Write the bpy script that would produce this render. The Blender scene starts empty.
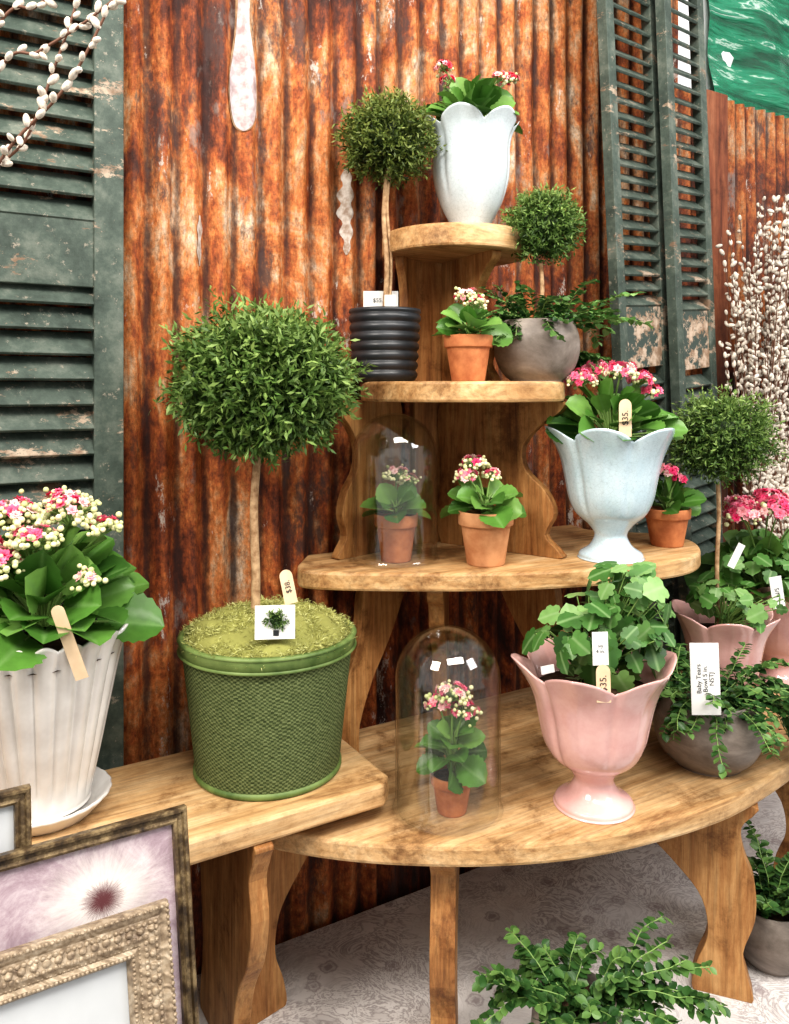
import bpy, math, random
import numpy as np
from mathutils import Vector, Matrix
rng=np.random.default_rng(11); random.seed(11)
TH=math.atan(.6); CU=math.cos(TH); SU=math.sin(TH)
U=np.array([CU,SU,0]); NN=np.array([SU,-CU,0]); ZZ=np.array([0,0,1.])
def W(s,t,z): return np.array([CU*s+SU*t, 1.63+SU*s-CU*t, z])
TZ=.38   # cloth top height

# ---------------------------------------------------------------- materials
class NT:
    def __init__(s,name,rough=.6,spec=.5,metal=0.):
        s.m=bpy.data.materials.new(name); s.m.use_nodes=True
        s.t=s.m.node_tree; s.b=s.t.nodes['Principled BSDF']
        s.set('Roughness',rough); s.set('Specular IOR Level',spec); s.set('Metallic',metal)
    def set(s,k,v):
        i=s.b.inputs[k]
        if isinstance(v,bpy.types.NodeSocket): s.t.links.new(v,i)
        else:
            if i.type=='RGBA' and len(v)==3: v=(*v,1)
            i.default_value=v
        return s
    def node(s,ty,ins={},**kw):
        n=s.t.nodes.new(ty)
        for k,v in kw.items(): setattr(n,k,v)
        for k,v in ins.items():
            i=n.inputs[k]
            if isinstance(v,bpy.types.NodeSocket): s.t.links.new(v,i)
            else:
                if i.type=='RGBA' and len(v)==3: v=(*v,1)
                i.default_value=v
        return n
    def co(s): return s.node('ShaderNodeTexCoord').outputs['Object']
    def par(s):
        return s.node('ShaderNodeAttribute',attribute_name='par').outputs['Vector']
    def sep(s,v):
        n=s.node('ShaderNodeSeparateXYZ',{0:v}); return n.outputs
    def map(s,v,sc=(1,1,1),rot=(0,0,0),loc=(0,0,0)):
        return s.node('ShaderNodeMapping',{'Vector':v,'Scale':sc,'Rotation':rot,'Location':loc}).outputs[0]
    def noise(s,v,sc,det=4,r=.6,dist=0):
        return s.node('ShaderNodeTexNoise',{'Vector':v,'Scale':sc,'Detail':det,'Roughness':r,'Distortion':dist}).outputs[0]
    def vor(s,v,sc,feat='F1',out='Distance'):
        return s.node('ShaderNodeTexVoronoi',{'Vector':v,'Scale':sc},feature=feat).outputs[out]
    def wave(s,v,sc,dist=0,d='X',det=2):
        return s.node('ShaderNodeTexWave',{'Vector':v,'Scale':sc,'Distortion':dist,'Detail':det},bands_direction=d).outputs[1]
    def ramp(s,f,st,interp='LINEAR'):
        n=s.node('ShaderNodeValToRGB',{0:f}); cr=n.color_ramp; cr.interpolation=interp
        while len(cr.elements)<len(st): cr.elements.new(.5)
        for e,(p,c) in zip(cr.elements,st):
            e.position=p; e.color=(*c,1) if len(c)==3 else c
        return n.outputs[0]
    def mix(s,f,a,b,bt='MIX'):
        n=s.node('ShaderNodeMix',data_type='RGBA',blend_type=bt)
        for i,v in ((0,f),(6,a),(7,b)):
            if isinstance(v,bpy.types.NodeSocket): s.t.links.new(v,n.inputs[i])
            else: n.inputs[i].default_value=v if i==0 else (*v,1)
        return n.outputs[2]
    def math(s,op,a,b=0.):
        return s.node('ShaderNodeMath',{0:a,1:b},operation=op).outputs[0]
    def bump(s,h,st=.3,d=.01):
        s.set('Normal',s.node('ShaderNodeBump',{'Height':h,'Strength':st,'Distance':d}).outputs[0]); return s
g=lambda v:(v,v,v)
def simple(name,c,rough=.6,spec=.5,var=.0,sc=20,metal=0,bump=0,c2=None):
    n=NT(name,rough,spec,metal); v=n.co()
    f=n.noise(v,sc,5)
    c2=c2 or tuple(x*(1-var) for x in c)
    n.set('Base Color',n.ramp(f,[(.35,c2),(.62,c)]))
    if bump: n.bump(f,bump,.004)
    return n.m

def rust_mat(name,seed,bright=1.,tan=0.):
    n=NT(name,.66,.35); v=n.map(n.co(),loc=(seed,seed*.3,seed*.7)); pr=n.sep(n.par())
    patch=n.noise(n.map(v,(1,1,.6)),6.5,12,.72,.6)
    streak=n.noise(n.map(v,(1,1,.07)),50,9,.70)
    mid=n.noise(n.map(v,(1,1,.35),loc=(3,3,3)),22,12,.80,.2)
    val=n.math('ADD',n.math('MULTIPLY',patch,.50),n.math('ADD',n.math('MULTIPLY',streak,.15),n.math('MULTIPLY',mid,.35)))
    val=n.math('ADD',val,tan)
    val=n.math('ADD',val,n.math('MULTIPLY',n.math('SUBTRACT',pr[1],1.45),.022))
    b=bright
    base=n.ramp(val,[(.405,(.022*b,.011*b,.009*b)),(.45,(.080*b,.022*b,.012*b)),(.485,(.19*b,.046*b,.016*b)),(.515,(.32*b,.088*b,.024*b)),(.55,(.45*b,.165*b,.05*b)),(.59,(.46*b,.28*b,.16*b)),(.635,(.54*b,.45*b,.36*b))])
    fine=n.noise(n.map(v,(1,1,.8)),110,10,.80)
    base=n.mix(.9,base,n.ramp(fine,[(.36,g(.38)),(.5,g(.92)),(.64,(1.45,1.38,1.3))]),'MULTIPLY')
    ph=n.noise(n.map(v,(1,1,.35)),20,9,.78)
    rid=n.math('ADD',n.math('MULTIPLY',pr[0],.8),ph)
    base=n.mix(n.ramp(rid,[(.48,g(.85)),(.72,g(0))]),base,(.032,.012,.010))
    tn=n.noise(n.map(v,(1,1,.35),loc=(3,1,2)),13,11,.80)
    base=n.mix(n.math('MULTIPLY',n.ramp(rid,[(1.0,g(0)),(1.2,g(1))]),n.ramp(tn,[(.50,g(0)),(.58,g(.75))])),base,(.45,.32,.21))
    wh=n.noise(n.map(v,(1,1,.42),loc=(9,4,5)),13,12,.82)
    base=n.mix(n.ramp(wh,[(.60,g(0)),(.62,g(.9))]),base,(.55,.50,.45))
    gr=n.noise(n.map(v,(1,1,.4),loc=(2,7,3)),9,11,.78)
    base=n.mix(n.ramp(gr,[(.54,g(0)),(.61,g(.88))]),base,(.065,.036,.032))
    gy=n.noise(n.map(v,(1,1,.5),loc=(6,2,8)),8,11,.78)
    base=n.mix(n.ramp(gy,[(.58,g(0)),(.64,g(.6))]),base,(.24,.21,.19))
    n.set('Base Color',base); n.bump(fine,.6,.004)
    return n.m
RUST=rust_mat('rusty_metal_a',0.3,1.1,0.016); RUST2=rust_mat('rusty_metal_b',4.1,1.08,.020); RUST3=rust_mat('rusty_metal_c',7.7,.85)

def wood(name,cols,vert=False,rough=.5,sc=1.,mot=.9):
    n=NT(name,rough,.3); v=n.map(n.co(),rot=(0,0,-TH))
    s=(12,12,1.6) if vert else (1.6,12,12)
    v1=n.map(v,s)
    warp=n.noise(v1,2.2*sc,10,.74,.7)
    gr=n.noise(n.map(v,(90,90,4) if vert else (4,90,90)),1.5*sc,6,.70,.3)
    c=n.ramp(warp,[(.30,cols[0]),(.42,cols[1]),(.55,cols[2]),(.70,cols[3])])
    c=n.mix(.7,c,n.ramp(gr,[(.3,g(.45)),(.55,g(1.08))]),'MULTIPLY')
    blot=n.noise(n.co(),9,10,.74)
    c=n.mix(mot,c,n.ramp(blot,[(.35,(.36,.28,.22)),(.45,(.85,.81,.77)),(.55,g(1.)),(.68,g(1.2))]),'MULTIPLY')
    n.set('Base Color',c); n.bump(gr,.2,.003)
    return n.m
WOOD=wood('honey_wood',[(.22,.105,.042),(.43,.245,.105),(.57,.365,.18),(.68,.49,.285)])
WOODL=wood('pale_bench_wood',[(.26,.13,.055),(.47,.285,.13),(.60,.40,.21),(.71,.52,.31)])
WOODV=wood('bracket_wood',[(.14,.055,.020),(.30,.135,.046),(.43,.225,.085),(.55,.335,.15)],True)

def paint_mat():
    n=NT('shutter_green_paint',.62,.35); v=n.co()
    st=n.noise(n.map(v,(1,1,1)),14,9,.74)
    c=n.ramp(st,[(.3,(.022,.033,.027)),(.5,(.065,.088,.072)),(.7,(.16,.18,.15))])
    pe=n.noise(n.map(v,(.7,.7,1.6),loc=(2,3,1)),9,11,.78)
    c=n.mix(n.ramp(pe,[(.575,g(0)),(.595,g(.9))]),c,n.ramp(n.noise(v,40,4),[(.4,(.20,.125,.08)),(.6,(.42,.33,.25))]))
    fl=n.noise(v,60,9,.78); c=n.mix(n.ramp(fl,[(.59,g(0)),(.64,g(.7))]),c,(.36,.31,.25))
    n.set('Base Color',c); n.bump(st,.4,.006); return n.m
PAINT=paint_mat()
def peel_mat():
    n=NT('peeled_shutter_wood',.7,.3); v=n.co()
    pe=n.noise(n.map(v,(1,1,1.3)),13,11,.76)
    c=n.mix(n.ramp(pe,[(.48,g(0)),(.51,g(1))]),(.055,.075,.065),n.ramp(n.noise(v,50,4),[(.4,(.26,.17,.11)),(.6,(.50,.39,.30))]))
    n.set('Base Color',c); n.bump(pe,.4,.004); return n.m
PEEL=peel_mat()
TERRA=simple('terracotta',(.56,.22,.09),.75,.3,c2=(.36,.115,.045),sc=30,bump=.1)
TERRAL=simple('pale_terracotta',(.62,.32,.16),.8,.3,c2=(.42,.18,.08),sc=22,bump=.1)
def glaze(name,c,c2,rough=.14,crack=.25):
    n=NT(name,rough,.6); v=n.co()
    f=n.noise(v,7,6,.7); col=n.ramp(f,[(.35,c2),(.65,c)])
    if crack:
        e=n.vor(v,140,'DISTANCE_TO_EDGE'); col=n.mix(n.ramp(e,[(.0,g(crack)),(.07,g(0))]),col,tuple(x*.6 for x in c2))
        s=n.noise(v,170,4,.7); col=n.mix(n.ramp(s,[(.56,g(0)),(.66,g(crack*1.1))]),col,tuple(x*.55 for x in c2))
    n.set('Base Color',col); n.set('Coat Weight',.35); n.set('Coat Roughness',.08); return n.m
GBLUE=glaze('pale_blue_crackle_glaze',(.60,.70,.74),(.46,.58,.64),crack=.28)
GWHITE=glaze('white_glaze',(.60,.65,.67),(.48,.55,.58),crack=.25)
GPINK=glaze('pink_glaze',(.76,.49,.455),(.62,.345,.32),crack=0)
def planter_white():
    n=NT('white_ceramic',.22,.5)
    f=n.noise(n.co(),9,5); n.set('Base Color',n.ramp(f,[(.35,(.54,.51,.48)),(.6,(.69,.67,.64))])); n.set('Coat Weight',.3); return n.m
PWHITE=planter_white()
def weave():
    n=NT('green_woven_fibre',.8,.2); p=n.par()
    wob=n.math('MULTIPLY',n.noise(n.co(),30,3),.02)
    pp=n.node('ShaderNodeVectorMath',{0:p,1:wob},operation='ADD').outputs[0]
    a=n.node('ShaderNodeTexChecker',{'Vector':n.map(pp,(170,60,0)),'Scale':1.,'Color1':(1,1,1,1),'Color2':(0,0,0,1)}).outputs[1]
    f=n.noise(n.map(n.co(),(1,1,3)),110,6,.75)
    h=n.math('ADD',n.math('MULTIPLY',a,.32),n.math('MULTIPLY',f,1.0))
    c=n.ramp(h,[(.35,(.028,.042,.014)),(.62,(.088,.118,.042)),(.95,(.22,.26,.115))])
    n.set('Base Color',c); n.bump(h,.9,.004); return n.m
WEAVE=weave()
GBAND=simple('green_band',(.17,.235,.075),.5,.35,c2=(.06,.105,.025),sc=18,bump=.15)
def greyp():
    n=NT('grey_stone_glaze',.45,.4)
    f=n.noise(n.map(n.co(),(1,1,2)),9,8,.68,.5)
    n.set('Base Color',n.ramp(f,[(.3,(.10,.08,.065)),(.5,(.21,.175,.15)),(.7,(.36,.31,.27))])); n.bump(n.noise(n.co(),80,4),.08,.003); return n.m
GREY=greyp()
BLACK=simple('black_glazed_clay',(.030,.033,.038),.38,.5,var=.4)
SOIL=simple('soil',(.07,.042,.025),.95,.1,c2=(.02,.012,.008),sc=90,bump=.8)
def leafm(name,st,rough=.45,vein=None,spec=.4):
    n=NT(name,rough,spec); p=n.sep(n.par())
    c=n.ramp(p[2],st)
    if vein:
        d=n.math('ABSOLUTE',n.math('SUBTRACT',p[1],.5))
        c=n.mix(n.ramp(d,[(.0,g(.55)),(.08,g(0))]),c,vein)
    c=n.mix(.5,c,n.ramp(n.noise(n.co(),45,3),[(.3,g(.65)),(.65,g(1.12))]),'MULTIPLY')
    n.set('Base Color',c)
    tr=n.node('ShaderNodeBsdfTranslucent',{'Color':c}); mx=n.node('ShaderNodeMixShader',{0:.18,1:n.b.outputs[0],2:tr.outputs[0]})
    out=[x for x in n.t.nodes if x.type=='OUTPUT_MATERIAL'][0]; n.t.links.new(mx.outputs[0],out.inputs[0])
    return n.m
LKAL=leafm('kalanchoe_leaf',[(0,(.03,.095,.018)),(.5,(.095,.23,.04)),(1,(.24,.42,.11))],.36,(.20,.36,.12))
LMYR=leafm('myrtle_leaf',[(0,(.018,.045,.008)),(.5,(.09,.17,.035)),(1,(.29,.41,.12))],.5)
LMYR2=leafm('myrtle_leaf_dark',[(0,(.02,.04,.008)),(.5,(.105,.155,.03)),(1,(.31,.36,.10))],.5)
LIVY=leafm('ivy_leaf',[(0,(.035,.11,.022)),(.5,(.10,.24,.055)),(1,(.28,.46,.16))],.42,(.32,.48,.22))
LCRE=leafm('creeper_leaf',[(0,(.015,.05,.015)),(.5,(.045,.12,.03)),(1,(.17,.30,.085))],.4)
MOSSM=leafm('moss',[(0,(.17,.17,.045)),(.5,(.43,.43,.13)),(1,(.68,.69,.32))],.9)
STEMG=simple('green_stem',(.20,.32,.09),.5)
BARK=simple('bark',(.50,.34,.20),.85,.2,c2=(.22,.12,.06),sc=60,bump=.4)
TWIG=simple('brown_twig',(.13,.055,.03),.6)
def petal(name,a,b):
    n=NT(name,.6,.2); p=n.sep(n.par()); c=n.ramp(p[2],[(0,a),(1,b)]); n.set('Base Color',c); return n.m
PINK=petal('pink_petals',(.72,.04,.15),(.90,.26,.38))
RED=petal('coral_petals',(.68,.03,.06),(.86,.14,.18))
LPINK=petal('pale_pink_petals',(.88,.36,.42),(.90,.66,.62))
BUD=petal('cream_buds',(.50,.56,.24),(.84,.78,.52))
CATK=simple('catkin_fur',(.72,.66,.58),.95,.1,c2=(.50,.44,.37),sc=300)
TAGW=simple('white_card',(.68,.68,.66),.6)
TAGB=simple('birch_stake',(.68,.52,.35),.65,c2=(.56,.40,.25))
INK=simple('ink',(.02,.02,.025),.7)
def gold(name,a,b,c0,rough=.38):
    n=NT(name,rough,.4,.25); v=n.co(); f=n.noise(v,60,6,.7); n.set('Base Color',n.ramp(f,[(.3,a),(.5,b),(.7,c0)]))
    h=n.vor(n.map(v,(1,1,1)),120,'SMOOTH_F1'); n.bump(n.math('ADD',h,n.wave(n.map(v,rot=(0,0,-TH)),40,9,'DIAGONAL')),.45,.003); return n.m
GOLD=gold('aged_champagne_frame',(.16,.115,.08),(.34,.265,.185),(.50,.42,.32),.5)
def dgold():
    n=NT('dark_gilt_wood',.4,.5,.3); n.set('Base Color',n.ramp(n.noise(n.co(),45,6,.7),[(.35,(.03,.02,.015)),(.5,(.11,.075,.04)),(.65,(.32,.24,.13))])); return n.m
DGOLD=dgold()
def painting():
    n=NT('mauve_watercolour',.45,.4); p=n.par(); s=n.sep(p)
    warp=n.noise(n.map(p,(1,2,0)),5,9,.78,.5)
    cx,cy=.66,.865
    dx=n.math('SUBTRACT',s[0],cx); dy=n.math('MULTIPLY',n.math('SUBTRACT',s[1],cy),2.3)
    d=n.math('SQRT',n.math('ADD',n.math('MULTIPLY',dx,dx),n.math('MULTIPLY',dy,dy)))
    ang=n.math('ARCTAN2',dy,dx)
    cv=n.node('ShaderNodeCombineXYZ',{0:n.math('MULTIPLY',ang,5.0),1:n.math('MULTIPLY',d,3.)}).outputs[0]
    d2=n.math('ADD',d,n.math('MULTIPLY',n.math('SUBTRACT',n.noise(cv,2.2,9,.85),.5),.42))
    d3=n.math('ADD',d,n.math('MULTIPLY',n.math('SUBTRACT',n.noise(cv,5.,8,.85),.5),.28))
    bg=n.ramp(warp,[(.3,(.20,.14,.165)),(.47,(.35,.265,.30)),(.58,(.47,.39,.42)),(.70,(.60,.55,.56))])
    c=n.mix(n.ramp(d2,[(.10,g(.9)),(.33,g(0))]),bg,(.68,.63,.60))
    c=n.mix(n.ramp(d3,[(.04,g(1)),(.075,g(.5)),(.10,g(0))]),c,(.10,.03,.035))
    n.set('Base Color',c); return n.m
PAINTG=painting()
MATB=simple('grey_mat_board',(.50,.52,.535),.35,.5,var=.14,sc=6)
def cloth():
    n=NT('toile_cloth',.9,.15); v=n.map(n.co(),rot=(0,0,-TH))
    a=n.noise(v,9,8,.62,2.6)
    l=n.ramp(a,[(.40,g(0)),(.43,g(1)),(.46,g(.0)),(.48,g(0)),(.51,g(1)),(.54,g(0)),(.57,g(.0)),(.60,g(1)),(.64,g(.25))])
    msk=n.ramp(n.noise(n.map(v,loc=(4,2,0)),6,3,.5),[(.40,g(.25)),(.52,g(1))])
    c=n.mix(n.math('MULTIPLY',n.math('MULTIPLY',l,msk),.75),n.ramp(n.noise(v,5,3),[(.3,(.56,.53,.51)),(.7,(.74,.71,.69))]),(.24,.20,.20))
    e=n.vor(v,15); rr=n.noise(v,60,5,.7)
    fl=n.math('ADD',e,n.math('MULTIPLY',n.math('SUBTRACT',rr,.5),.35))
    c=n.mix(n.ramp(fl,[(.10,g(.75)),(.15,g(.1)),(.20,g(.7)),(.25,g(0))]),c,(.28,.23,.23))
    n.set('Base Color',c); n.bump(n.noise(v,9,3),.4,.02); return n.m
CLOTH=cloth()
def tarp():
    n=NT('green_tarp_plastic',.2,.6); v=n.map(n.co(),(1,1,1),rot=(0,0,-TH))
    f=n.noise(n.map(v,(1.2,1.2,9),rot=(0,math.radians(-22),0)),3,7,.6,.35)
    n.set('Base Color',n.ramp(f,[(.36,(.0,.075,.035)),(.50,(.006,.20,.10)),(.57,(.02,.28,.15)),(.60,(.55,.72,.62)),(.63,(.03,.26,.15))])); n.bump(f,.8,.05); return n.m  # pale diagonal streaks are glossy reflections painted into the base colour
TARP=tarp()
WALLW=simple('white_painted_wall',(.70,.71,.72),.8,var=.08,sc=3)
FLOORM=simple('concrete_floor',(.32,.31,.30),.8,var=.3,sc=8)
PATCH=simple('flaking_lilac_paint',(.58,.52,.52),.7,.3,c2=(.32,.24,.24),sc=55,bump=.3)
PATCHE=simple('tan_paint_edge',(.42,.29,.17),.75,.3,c2=(.24,.12,.06),sc=60,bump=.3)
def glass():
    m=bpy.data.materials.new('thin_clear_glass'); m.use_nodes=True; t=m.node_tree; t.nodes.clear()
    N=t.nodes.new; L=t.links.new
    o=N('ShaderNodeOutputMaterial'); mx=N('ShaderNodeMixShader'); f=N('ShaderNodeFresnel'); ge=N('ShaderNodeNewGeometry'); ma=N('ShaderNodeMath'); ma.operation='MULTIPLY_ADD'
    ma.inputs[1].default_value=1/1.7-1.7; ma.inputs[2].default_value=1.7; L(ge.outputs['Backfacing'],ma.inputs[0]); L(ma.outputs[0],f.inputs[0])
    tr=N('ShaderNodeBsdfTransparent'); tr.inputs[0].default_value=(.96,.965,.955,1); gl=N('ShaderNodeBsdfGlossy'); gl.inputs['Roughness'].default_value=.02
    L(f.outputs[0],mx.inputs[0]); L(tr.outputs[0],mx.inputs[1]); L(gl.outputs[0],mx.inputs[2]); L(mx.outputs[0],o.inputs[0]); return m
GLASS=glass()

# ---------------------------------------------------------------- mesh tools
class MB:
    def __init__(s): s.V=[];s.F=[];s.M=[];s.S=[];s.P=[];s.n=0;s.mats=[]
    def mi(s,m):
        if m not in s.mats: s.mats.append(m)
        return s.mats.index(m)
    def add(s,V,F,m,par=None,smooth=True):
        V=np.asarray(V,float).reshape(-1,3); k=len(V)
        if par is None: par=np.full((k,3),.5)
        s.V.append(V); s.P.append(np.asarray(par,float).reshape(-1,3))
        if isinstance(F,np.ndarray): fl=(F+s.n).tolist()
        else: fl=[[i+s.n for i in f] for f in F]
        s.F+=fl; i=s.mi(m); s.M+=[i]*len(fl); s.S+=[smooth]*len(fl); s.n+=k
    def inst(s,T,pos,R,sc,m,tint):
        V0,F0,P0=T; pos=np.asarray(pos,float).reshape(-1,3); N=len(pos); k=len(V0)
        if N==0: return
        sc=np.asarray(sc,float)
        if sc.ndim==0: sc=np.full((N,3),float(sc))
        elif sc.ndim==1: sc=np.repeat(sc[:,None],3,1)
        loc=V0[None]*sc[:,None,:]
        V=pos[:,None]+np.einsum('nij,nkj->nki',R,loc)
        P=np.tile(P0[None],(N,1,1)); P[:,:,2]=np.asarray(tint,float).reshape(-1,1)
        off=(np.arange(N)*k)
        F0=np.asarray(F0); F=(F0[None]+off[:,None,None]).reshape(-1,F0.shape[1])
        s.add(V.reshape(-1,3),F,m,P.reshape(-1,3))
    def build(s,name,bevel=0,parent=None):
        V=np.concatenate(s.V); P=np.concatenate(s.P)
        lo=V.min(0);hi=V.max(0); o=np.array([(lo[0]+hi[0])/2,(lo[1]+hi[1])/2,lo[2]])
        me=bpy.data.meshes.new(name); me.from_pydata((V-o).tolist(),[],s.F)
        for m in s.mats: me.materials.append(m)
        me.polygons.foreach_set('material_index',s.M); me.polygons.foreach_set('use_smooth',s.S)
        a=me.attributes.new('par','FLOAT_VECTOR','POINT'); a.data.foreach_set('vector',P.astype(np.float32).ravel())
        me.update()
        ob=bpy.data.objects.new(name,me); ob.location=o; bpy.context.collection.objects.link(ob)
        if bevel:
            b=ob.modifiers.new('bevel','BEVEL'); b.width=bevel; b.segments=2; b.limit_method='ANGLE'; b.angle_limit=.6
        if parent: ob.parent=parent
        return ob
def empty(name,loc=(0,0,0)):
    e=bpy.data.objects.new(name,None); e.empty_display_size=.05; e.location=loc; bpy.context.collection.objects.link(e)
    bpy.context.view_layer.update(); return e
def keep(ob,par):
    ob.parent=par; ob.matrix_parent_inverse=Matrix.Translation(-Vector(par.location)); return ob
def nrm(v): return v/np.maximum(np.linalg.norm(v,axis=-1,keepdims=True),1e-9)
def frames(d,up):
    x=nrm(np.asarray(d,float)); y=nrm(np.cross(up,x)); z=np.cross(x,y); return np.stack([x,y,z],-1)
def cat(pts,n=8,closed=False):
    P=np.array(pts,float); k=len(P); out=[]
    rngk=range(k if closed else k-1)
    for i in rngk:
        if closed: a,b,c,d=P[(i-1)%k],P[i],P[(i+1)%k],P[(i+2)%k]
        else: a,b,c,d=P[max(i-1,0)],P[i],P[i+1],P[min(i+2,k-1)]
        for j in range(n):
            t=j/n; out.append(.5*((2*b)+(c-a)*t+(2*a-5*b+4*c-d)*t*t+(3*b-a-3*c+d)*t**3))
    if not closed: out.append(P[-1])
    return np.array(out)
def lathe(mb,prof,mat,c,segs=64,fn=None,tint=.5):
    prof=np.array(prof,float); k=len(prof)
    th=np.linspace(0,2*math.pi,segs+1); T,_=np.meshgrid(th,np.arange(k)); r=np.repeat(prof[:,:1],segs+1,1); z=np.repeat(prof[:,1:2],segs+1,1)
    r=np.maximum(r,.0004)
    if fn: r,z=fn(T,r,z)
    V=np.stack([c[0]+r*np.cos(T),c[1]+r*np.sin(T),c[2]+z],-1)
    cum=np.concatenate([[0],np.cumsum(np.linalg.norm(np.diff(prof,axis=0),axis=1))]); cum/=max(cum[-1],1e-9)
    P=np.stack([T/(2*math.pi),np.repeat(cum[:,None],segs+1,1),np.full(T.shape,tint)],-1)
    idx=np.arange(k*(segs+1)).reshape(k,segs+1)
    F=np.stack([idx[:-1,:-1],idx[:-1,1:],idx[1:,1:],idx[1:,:-1]],-1).reshape(-1,4)
    mb.add(V.reshape(-1,3),F,mat,P.reshape(-1,3))
def tube(mb,pts,r,mat,sides=6,r2=None):
    pts=np.array(pts,float); k=len(pts); tan=nrm(np.gradient(pts,axis=0))
    up=np.where(np.abs(tan[:,2:3])>.9,np.array([[1.,0,0]]),np.array([[0,0,1.]])); up=np.repeat(up[k//2:k//2+1],k,0)
    R=frames(tan,up); rr=np.linspace(r,r if r2 is None else r2,k)
    a=np.linspace(0,2*math.pi,sides,endpoint=False)
    V=pts[:,None]+rr[:,None,None]*(np.cos(a)[None,:,None]*R[:,None,:,1]+np.sin(a)[None,:,None]*R[:,None,:,2])
    idx=np.arange(k*sides).reshape(k,sides); nx=np.roll(idx,-1,1)
    F=np.stack([idx[:-1],nx[:-1],nx[1:],idx[1:]],-1).reshape(-1,4)
    mb.add(V.reshape(-1,3),F,mat)
def box(mb,c,ax,hs,mat,smooth=False):
    ax=np.array(ax,float); V=[]
    for sx in(-1,1):
        for sy in(-1,1):
            for sz in(-1,1): V.append(np.array(c)+ax[0]*hs[0]*sx+ax[1]*hs[1]*sy+ax[2]*hs[2]*sz)
    mb.add(V,[[0,1,3,2],[4,6,7,5],[0,4,5,1],[2,3,7,6],[0,2,6,4],[1,5,7,3]],mat,smooth=smooth)
def prism(mb,poly,z0,z1,mat):
    n=len(poly); V=[(p[0],p[1],z0) for p in poly]+[(p[0],p[1],z1) for p in poly]
    F=[list(range(n))[::-1],list(range(n,2*n))]+[[i,(i+1)%n,n+(i+1)%n,n+i] for i in range(n)]
    mb.add(V,F,mat,smooth=False)
def bracket(mb,P0,P1,z0,z1,prof,mat,th=.02):
    P0=np.array([*P0,0.]);P1=np.array([*P1,0.]); d=P1-P0; dn=nrm(d); side=np.array([-dn[1],dn[0],0])*th/2
    pr=cat(prof,4,True); pr[:,1]=np.clip(pr[:,1],0,1); n=len(pr)
    A=P0[None]+pr[:,:1]*d[None]; A[:,2]=z0+(z1-z0)*pr[:,1]
    V=np.concatenate([A+side,A-side]); F=[list(range(n)),list(range(n,2*n))[::-1]]+[[i,n+i,n+(i+1)%n,(i+1)%n] for i in range(n)]
    mb.add(V,F,mat,smooth=False)
# templates
def T_loz(w=.28,fold=.12):
    V=np.array([[0,0,0],[.5,w/2,fold*w],[1,0,0],[.5,-w/2,fold*w]]); F=[[0,3,2,1]]; P=np.array([[0,.5,0],[.5,1,0],[1,.5,0],[.5,0,0]],float); return V,F,P
def T_leaf(width=.7,droop=.25,scal=0.,nt=9,cup=.12,peak=.6,ex=.75):
    V=[];P=[]
    cs=[-1,-.55,0,.55,1]
    for i in range(nt):
        t=i/(nt-1); w=width/2*(math.sin(math.pi*min(1,t**(math.log(.5)/math.log(peak))))**ex if 0<t<1 else 0.02)
        if scal and 0<t<1: w*=1+(scal if i%2 else -scal)
        for c in cs:
            V.append([t,c*w,-droop*t*t+cup*abs(c)*w/width*2]); P.append([t,.5+c*.5,0])
    F=[[i*5+j,i*5+j+1,(i+1)*5+j+1,(i+1)*5+j] for i in range(nt-1) for j in range(4)]
    return np.array(V),F,np.array(P)
def T_ivy():
    V=[[.35,0,.02]];P=[[.35,.5,0]]
    pts=[(0.05,0),(-.05,.16),(-.02,.34),(.12,.42),(.24,.36),(.34,.50),(.50,.46),(.58,.32),(.72,.34),(.84,.24),(.92,.10),(1.0,0)]
    full=pts+[(x,-y) for x,y in pts[-2:0:-1]]
    for x,y in full: V.append([x,y,-.28*((x-.35)**2+y*y)+ .05]);P.append([x,.5+y*.9,0])
    n=len(full); F=[[0,i+1,(i+1)%n+1] for i in range(n)]
    return np.array(V),F,np.array(P)
def T_sph(a=8,b=6,sx=1,sy=1,sz=1):
    V=[];P=[]
    for i in range(b+1):
        ph=math.pi*i/b
        for j in range(a):
            t=2*math.pi*j/a; V.append([-math.cos(ph)*sx,math.sin(ph)*math.cos(t)*sy,math.sin(ph)*math.sin(t)*sz]);P.append([i/b,j/a,0])
    F=[[i*a+j,i*a+(j+1)%a,(i+1)*a+(j+1)%a,(i+1)*a+j] for i in range(b) for j in range(a)]
    return np.array(V),F,np.array(P)
def T_floret():
    V=[];F=[];P=[]
    for L,(n,tilt,ln) in enumerate([(6,.15,1.),(6,.55,.8),(5,1.0,.55),(3,1.35,.35)]):
        for i in range(n):
            a=2*math.pi*(i+.5*L)/n; rd=np.array([0,math.cos(a),math.sin(a)]); tg=np.array([0,-math.sin(a),math.cos(a)]); ax=np.array([1.,0,0])
            d=rd*math.cos(tilt)+ax*math.sin(tilt); b=len(V)
            for q in (ax*.05,d*ln*.6+tg*.34*ln,d*ln,d*ln*.6-tg*.34*ln): V.append(q);P.append([0,0,0])
            F.append([b,b+1,b+2,b+3])
    return np.array(V),F,np.array(P,float)
LOZ=T_loz(.30); KLEAF=T_leaf(.82,.16,.06,15,.16,.58,.55); RND=T_leaf(.75,.1,0,5,.1,.5); IVY=T_ivy(); SPH=T_sph(); FLO=T_floret(); CAT=T_sph(7,6,1,.55,.55); HAIR=T_loz(.12)
def rsph(n): return nrm(rng.normal(size=(n,3)))

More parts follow.
